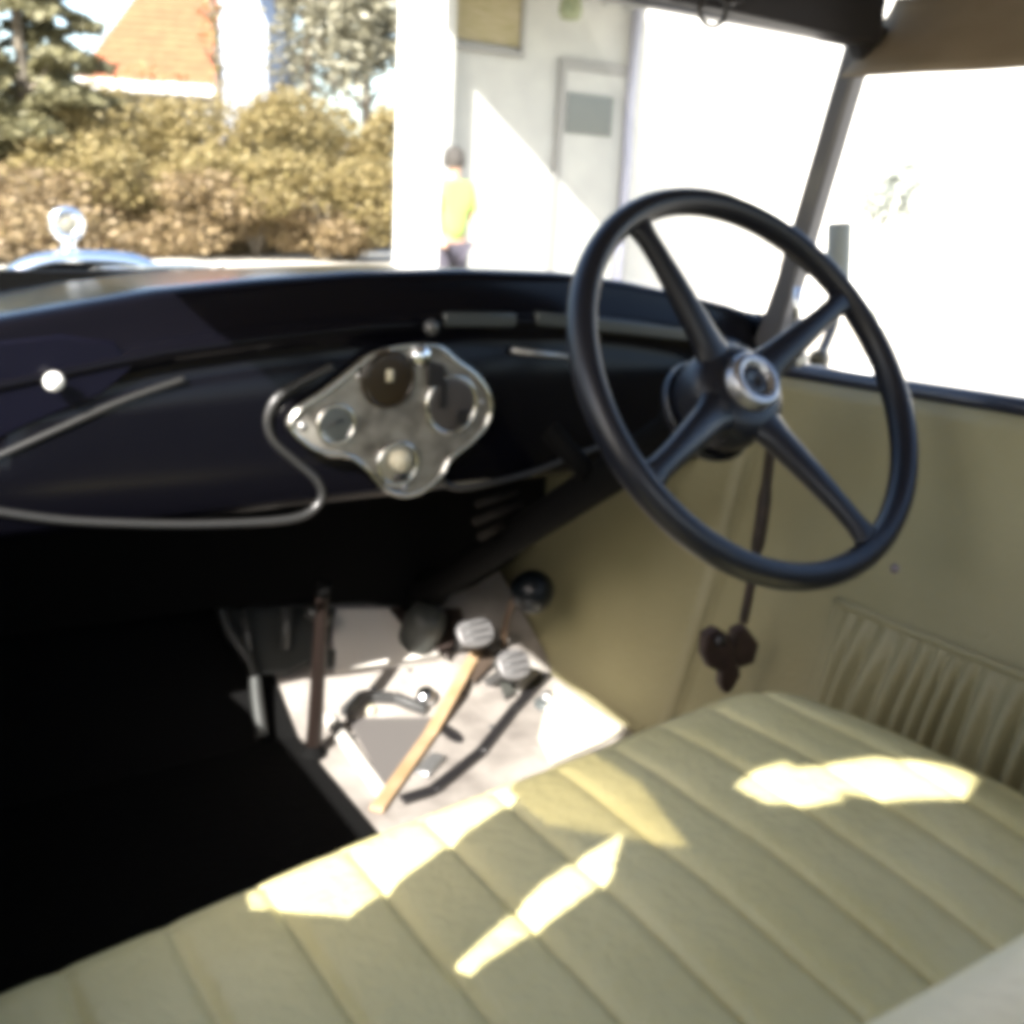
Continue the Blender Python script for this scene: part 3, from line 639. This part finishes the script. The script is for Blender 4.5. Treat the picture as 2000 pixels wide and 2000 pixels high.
# oval hole
q = fl(882, 1435); b = MB(); b.add([q+Vector((math.cos(a*math.pi/12)*.012, math.sin(a*math.pi/12)*.03, .003)) for a in range(24)]+[q+Vector((math.cos(a*math.pi/12)*.012, math.sin(a*math.pi/12)*.03, .0005)) for a in range(24)],
    [tuple(range(24))]+[(i, i+24, (i+1) % 24+24, (i+1) % 24) for i in range(24)]); b.build('oval_plug', DARKG, fb, smooth=False)
q = fl(840, 1500); b = MB(); b.box((q.x-.03, q.y-.012, q.z+.001), (q.x+.03, q.y+.012, q.z+.01), Matrix.Rotation(R(35), 3, 'Z')); b.build('metal_clip', STEEL, fb, bev=.003)
# pedals: clutch and brake pads on curved arms
def pedal(px, py, wd, hh, name='pedal', dy=-.09):
    q = fl(px, py, .07); n_ = Vector((0, -.75, .66)); s = Vector((1, 0, 0)); u = n_.cross(s).normalized(); b = MB()
    pts = [q+s*math.cos(a*math.pi/12)*wd+u*math.copysign(abs(math.sin(a*math.pi/12))**.7, math.sin(a*math.pi/12))*hh for a in range(24)]
    b.prism(pts, n_*.012); o = b.build(name, mat('worn_pedal_steel', (.17, .165, .165), .5, metal=.5), car, bev=.003)
    b = MB(); b.tube(spline([q, q-n_*.05+Vector((0, .02, -.02)), q+Vector((0, .12, -.10))], 5), .009, 8); b.build('pedal_arm', DSTEEL, o)
    b = MB()
    for kk in (-.5, 0, .5): b.tube([q+n_*.013-s*wd*.7+u*hh*kk, q+n_*.013+s*wd*.7+u*hh*kk], .002, 6)
    b.build('pedal_tread', DSTEEL, o)
pedal(925, 1238, .034, .026); pedal(1000, 1300, .03, .026)
# rounded steering box cover between pedals and dash
q = fl(830, 1215, .05); b = MB(); b.lathe([(0, .03), (.022, .028), (.032, .02), (.036, 0), (.036, -.05)], q, (0, -.5, 1), 24); b.build('steering_box', mat('steering_box_grey', (.035, .038, .034), .5), car)
# sloping light metal cover left of pedals
b = MB(); P_ = [fl(668, 1195, .03), fl(770, 1195, .03), fl(835, 1290, .03), fl(850, 1370, .01), fl(700, 1350, .02), fl(655, 1300, .02)]
# gear lever
g0_ = fl(612, 1475); b = MB(); top = at(631, 1150, 'y', .11); b.tube(spline([g0_, g0_.lerp(top, .33), g0_.lerp(top, .66), top], 8), [.0125-.004*i/24 for i in range(25)], 12)
gl = b.build('gear_lever', mat('brown_black_steel', (.018, .012, .01), .35, metal=.4), car)
b = MB(); b.lathe([(0, -.014), (.009, -.012), (.014, 0), (.012, .01), (0, .014)], top, (0, 0, 1), 20); b.build('knob', UNDER, gl)
b = MB(); b.lathe([(.02, 0), (.019, .006), (.014, .012), (.013, .02)], g0_, (0, 0, 1), 20); b.build('boot', BLACKM, gl)
# brake lever knob (the black ball against the kick panel)
kb = at(1040, 1155, 'y', .12); fb0 = fl(985, 1262)
b = MB(); b.tube(spline([Vector((kb.x-.02, kb.y+.02, kb.z-.01)), kb.lerp(fb0, .5)+Vector((-.015, .01, 0)), fb0], 6), .006, 8); bl = b.build('brake_lever', mat('brown_rod', (.07, .04, .02), .5), car)
b = MB(); b.lathe([(0, -.036), (.02, -.03), (.034, -.012), (.036, .005), (.028, .024), (.014, .032), (0, .034)], kb, (ray(1040, 1155)*-1), 28); b.build('knob', mat('gloss_black_ball', (.004, .006, .008), .3, spec=.25), bl)
# grey bracket arm far left of the floor
b = MB(); P_ = spline([fl(432, 1190, .06), fl(452, 1240, .05), fl(492, 1300, .04), fl(502, 1370, .03), fl(512, 1442, .02)], 5)
b.tube(P_, .0095, 10)
b.build('linkage_arm', mat('grey_arm', (.055, .057, .055), .45, metal=.4), car)
GRYR = mat('grey_rods', (.1, .1, .095), .45, metal=.4)
for a_, b_, r_ in ((fl(478, 1188, .06), fl(486, 1270, .05), .005), (fl(560, 1185, .07), fl(556, 1270, .03), .008), (fl(600, 1190, .07), fl(640, 1215, .05), .012)):
    b = MB(); b.tube([a_, b_], r_, 8); b.build('linkage_rod', GRYR, car)

# ---- seat cushion: crowned, pleated fore and aft
def seatfront(x): return interp([(-.62, -.53), (-.505, -.505), (-.397, -.486), (-.313, -.472), (-.19, -.456), (-.048, -.442), (.102, -.424), (.253, -.409), (.32, -.42), (.38, -.45), (.42, -.50), (.445, -.57), (.455, -.7)], x)
PW = .0762
def seatfn(u, v):
    x = -.60+1.057*u; yf = seatfront(x); 
    # v: 0 bottom of front face -> .25 top front edge -> 1 back
    edge = max(0, (x-.28)/.175); dropx = -.07*max(0, edge)**2.0
    ph = ((x+.238)/PW) % 1; gap = abs(ph-.5)*2                # 1 at groove
    puff = (1-gap**4)*.0065-.0045*math.exp(-((1-gap)/.13)**2)
    puff *= .25+.75*max(0, min(1, (v-.24)/.14))
    if v < .22:
        t = v/.22; y = yf+.012*math.sin(t*math.pi)*.8; z = .60+(.850-.60)*t; y += puff*.8
    else:
        t = (v-.22)/.78; s = t*(.60)
        r = .034
        if s < r*1.57:
            a = s/r; y = yf-r+r*math.cos(a); z = .850+r*math.sin(a)*1.0; y += puff*.7*math.cos(a); z += puff*math.sin(a)
        else:
            q = s-r*1.57; y = yf-r-q; z = .884+.014*math.sin(min(1, q/.45)*math.pi)-.02*q+puff
    z += dropx*(1 if v > .2 else v/.2)
    z += .0035*noise.noise(Vector((x*9, y*9, 0)))
    return Vector((x, y, z))
seat = grid('seat', 430, 90, seatfn, VINYL, car)
mb = MB(); mb.tube([seatfn(i/80, .232)+Vector((0, .003, .002)) for i in range(81)], .0042, 8); mb.build('piping', VINYL, seat)
mb = MB(); mb.tube([Vector((.478, y, .835)) for y in (-.50, -.6, -.8, -1.0)], .004, 8)
# right end face of cushion
def sefn(u, v):
    y = -.49-.6*u; p = seatfn(1, .35); return Vector((.455+.004*math.sin(v*3.14), y, .60+.205*v))
grid('seat_side', 10, 8, sefn, VINYL, seat)
# ---- seat back
def backfn(u, v):
    x = -.60+1.18*u; L_ = v*.72
    ph = ((x+.238)/PW) % 1; gap = abs(ph-.5)*2; puff = (1-gap**4)*.008*max(0, 1-v*1.4)
    if L_ < .26:
        t = L_/.26; y = -.985-.045*t+puff+.02*math.sin(t*3.14); z = .84+.27*t
    elif L_ < .42:
        a = (L_-.26)/.16*math.pi; y = -1.03-.05+.05*math.cos(a); z = 1.11+.05*math.sin(a)
    else:
        t = (L_-.42)/.3; y = -1.13-.02*t; z = 1.11-.5*t
    return Vector((x, y+.05, z+.004*noise.noise(Vector((x*4, v*6, 1)))))
bk = grid('seat_back', 300, 70, backfn, BACKL, car)
mb = MB(); mb.tube([backfn(i/60, .335)+Vector((0, .002, .002)) for i in range(61)], .0045, 8); mb.build('piping', BACKL, bk)
mb = MB(); mb.box((-.6, -1.9, .575), (.6, -1.16, .62)); mb.box((-.62, -1.93, .575), (.62, -1.9, 1.2)); mb.build('rear_panel', PAINT, car, smooth=False)

# ---- steering wheel
H = Vector((.259, -.401, 1.241)); TL = R(35.487); AX = Vector((0, math.cos(TL), -math.sin(TL)))   # column direction, down and forward
WX = Vector((1, 0, 0)); WV = Vector((0, math.sin(TL), math.cos(TL))); RW = .215
def wp(a, r, h=0): return H+WX*math.cos(a)*r+WV*math.sin(a)*r+AX*h
def wang(px, py):     # angle of a pixel in the wheel plane
    p = atp(px, py, H, AX)-H; return math.atan2(p.dot(WV), p.dot(WX))
mb = MB(); N = 96; v = []; f = []
for i in range(N):
    a = 2*math.pi*i/N
    for k_ in range(16):
        q = 2*math.pi*k_/16; v.append(wp(a, RW+.0142*math.cos(q), -.0+.0165*math.sin(q)))
for i in range(N):
    for k_ in range(16): f.append((i*16+k_, i*16+(k_+1) % 16, ((i+1) % N)*16+(k_+1) % 16, ((i+1) % N)*16+k_))
sw = fromv('steering_wheel', v, f, WHEELM, car)
angs = [wang(1248, 440), wang(1640, 590), wang(1700, 1060)]; angs.append(angs[1]+math.pi)
for a in angs:
    b = MB(); n_ = 14; c0 = []
    for i in range(n_+1):
        t = i/n_; r = .03+(RW-.03-.004)*t; hw = .022-.0085*min(1, t*1.4)+.010*max(0, (t-.85)/.15)**2+.012*max(0, 1-t*6); hh = .0095+.005*(1-t)
        h = .03*(1-t)**1.4
        e1_ = -WX*math.sin(a)+WV*math.cos(a)
        for k_ in range(12):
            q = 2*math.pi*k_/12; c0.append(wp(a, r, h)+e1_*hw*math.cos(q)+AX*hh*math.sin(q))
    fs = [tuple(range(11, -1, -1)), tuple(n_*12+k_ for k_ in range(12))]
    for i in range(n_):
        for k_ in range(12): fs.append((i*12+k_, i*12+(k_+1) % 12, (i+1)*12+(k_+1) % 12, (i+1)*12+k_))
    b.add(c0, fs); b.build('spoke', WHEELM, sw)
b = MB(); b.lathe([(.0, .012), (.040, .012), (.054, .02), (.057, .035), (.057, .06), (.05, .085), (.036, .10)], H, AX, 36); b.build('hub', WHEELM, sw)
b = MB(); b.lathe([(.032, .014), (.0315, -.001), (.027, -.006), (.021, -.005), (.017, .0), (.0155, .002)], H, AX, 36); b.build('horn_ring', mat('dull_nickel', (.36, .36, .38), .35, metal=.9), sw)
b = MB(); b.lathe([(.0155, .004), (.0145, -.001), (.008, .002), (0, .004)], H, AX, 28); b.build('horn_button', DARKG, sw)
# column with control quadrant
b = MB(); b.lathe([(.040, .085), (.034, .12), (.026, .15), (.025, .5), (.026, .80), (.033, .83), (.033, .9)], H, AX, 24); colm = b.build('steering_column', UNDER, car)
b = MB(); b.lathe([(.058, .075), (.061, .08), (.058, .088), (.03, .09)], H, AX, 32); b.build('quadrant', WHEELM, colm)
def lever(px, py, a0, name='control_lever'):
    tip = atp(px, py, H+AX*.07, AX); s = H+AX*.08+(tip-H).normalized()*.03; b = MB(); b.tube(spline([s, s.lerp(tip, .5)+AX*.01, tip], 6), .0042, 8); o = b.build(name, DSTEEL, colm)
    b = MB(); b.lathe([(0, -.008), (.008, -.005), (.009, .003), (.004, .01), (0, .011)], tip, -AX, 16); b.build('lever_knob', WHITEK if a0 else DARKG, o)
lever(1562, 702, 1); lever(1350, 800, 0)
# drop plate on column under the dash
b = MB(); b.tube([H+AX*.30+Vector((-.02, 0, .01)), H+AX*.30+Vector((-.05, .05, .06))], .014, 10); b.build('column_clamp', UNDER, colm)

# hanging brown cord and leather key fob below the wheel
k0, k1, k2 = Vector((.405, -.3, 1.15)), at(1452, 1215, 'y', -.3), at(1420, 1345, 'y', -.3)
kf = tag(empty('key_fob', k1), 'dark brown strap and tassel hanging beneath the steering column in front of the door', 'key fob')
b = MB(); b.tube(spline([at(1508, 850, 'y', -.3), at(1490, 1000, 'y', -.3), at(1470, 1120, 'y', -.3), k1], 6), [.0065]*5+[.0085]*5+[.006]*9, 10); rebase(b.build('cord', BRNROD), kf)
FOBM = mat('dark_brown_fob', (.022, .011, .009), .6, col2=(.045, .026, .022), scale=40)
for (ppx, nm) in (([(1380, 1240), (1402, 1226), (1430, 1244), (1440, 1300), (1425, 1318), (1388, 1306), (1376, 1280)], 'tab'), ([(1436, 1232), (1458, 1222), (1484, 1258), (1474, 1296), (1448, 1306), (1432, 1280)], 'tab'), ([(1412, 1306), (1446, 1300), (1448, 1322), (1432, 1348), (1420, 1358), (1410, 1340)], 'tassel')):
    b = MB(); b.prism(spline([at(px, py, 'y', -.308 if ppx[0][0] < 1430 else -.30) for px, py in ppx], 1, True), (0, .014, 0)); rebase(b.build(nm, FOBM, bev=.003), kf)
b = MB(); b.lathe([(.006, 0), (.008, .006), (0, .009)], at(1402, 1250, 'y', -.309), (0, -1, 0), 12); rebase(b.build('rivet', DARKG), kf)

# ---- side mirror outside the right post
b = MB(); m0 = at(1640, 435, 'x', .75); m1 = at(1636, 545, 'x', .75)
b.tube([m0+Vector((0, 0, .0)), m1], .019, 12); P0 = b.build('side_lamp_bracket', mat('grey_green_bracket', (.22, .23, .20), .45), car, bev=.002)
b = MB(); b.tube(spline([m1, at(1632, 620, 'x', .74), at(1605, 690, 'x', .70), at(1598, 730, 'x', .66)], 5), .008, 8); b.build('arm', DSTEEL, P0)
b = MB(); b.lathe([(0, -.014), (.013, -.01), (.016, .0), (.013, .01), (0, .014)], at(1600, 702, 'x', .68), (0, 1, 0), 18); b.build('hinge_knob', mat('brown_green_knob', (.07, .06, .035), .4), P0)
b = MB(); b.tube([at(1560, 560, 'x', .63), at(1556, 640, 'x', .63)], .006, 8); b.build('hinge_pin', CHROME, car)

# ---- hood and radiator shell
def arch(hw, zt_, drop, a):     # a 0..1 left to right
    t = a*2-1; x = hw*math.copysign(abs(t)**.8, t); z = zt_-drop*abs(t)**2.6
    return x, z
def hoodfn(u, v):
    hw = .56*(1-v)+.30*v; x, z = arch(hw, 1.262*(1-v)+1.172*v, .34, u); return Vector((x, .552+1.0*v, z))
hood = grid('hood', 40, 16, hoodfn, HOODP, car, solid=.004)
mb = MB(); mb.tube([(0, .56, 1.272), (0, 1.55, 1.178)], .006, 8); mb.build('hood_hinge', NICKEL, hood)
sh = [arch(.36, 1.212, .40, i/40) for i in range(41)]
v = []; f = []
for (x, z) in sh:
    for (dy, dz) in ((-.005, -.016), (-.005, .0), (.02, .008), (.07, .006), (.09, -.012), (.09, -.05)): v.append((x*(1+dz*.5), 1.555+dy, z+dz))
for i in range(40):
    for j in range(5): f.append((i*6+j, (i+1)*6+j, (i+1)*6+j+1, i*6+j+1))
shell = fromv('radiator_shell', v, f, CHROME, car)
mb = MB(); mb.box((-.27, 1.60, .55), (.27, 1.63, 1.1)); mb.build('radiator_core', DSTEEL, shell, smooth=False)
cc = at(135, 500, 'y', 1.60); mb = MB(); mb.lathe([(.034, -.012), (.034, .004), (.026, .012), (.018, .018), (.014, .03), (.018, .036), (.022, .04), (.012, .044)], cc, (0, 0, 1), 24); capo = mb.build('radiator_cap', CHROME, car)
rc = cc+Vector((0, 0, .075)); t = MB(); t.tube([rc+Vector((math.cos(a*math.pi/12)*.030, 0, math.sin(a*math.pi/12)*.032)) for a in range(24)], .011, 10, closed=True); t.build('gauge_ring', CHROME, capo)
t = MB(); t.lathe([(0, -.004), (.024, -.004), (.024, .004), (0, .004)], rc, (0, 1, 0), 20); t.build('gauge_dial', mat('dial_olive_grey', (.2, .19, .15), .4), capo)
# wheels/fenders are below view; running gear block to stand on
mb = MB(); 
for x in (-.62, .62):
    for y in (-1.75, 1.35): mb.lathe([(0, -.05), (.36, -.05), (.38, -.03), (.38, .03), (.36, .05), (0, .05)], (x, y, .38), (1, 0, 0), 36)
k = 0
for x in (-.72, .72):
    for y in (-1.75, 1.35):
        mb = MB(); mb.lathe([(.26, -.05), (.36, -.055), (.385, -.03), (.385, .03), (.36, .055), (.26, .05)], (x, y, .385), (1, 0, 0), 36); wo = mb.build('wheel', BLACKM, car)
        mb = MB(); mb.lathe([(0, -.03), (.25, -.04), (.262, 0), (.25, .04), (0, .03)], (x, y, .385), (1, 0, 0), 30); mb.build('rim', CREAM, wo)
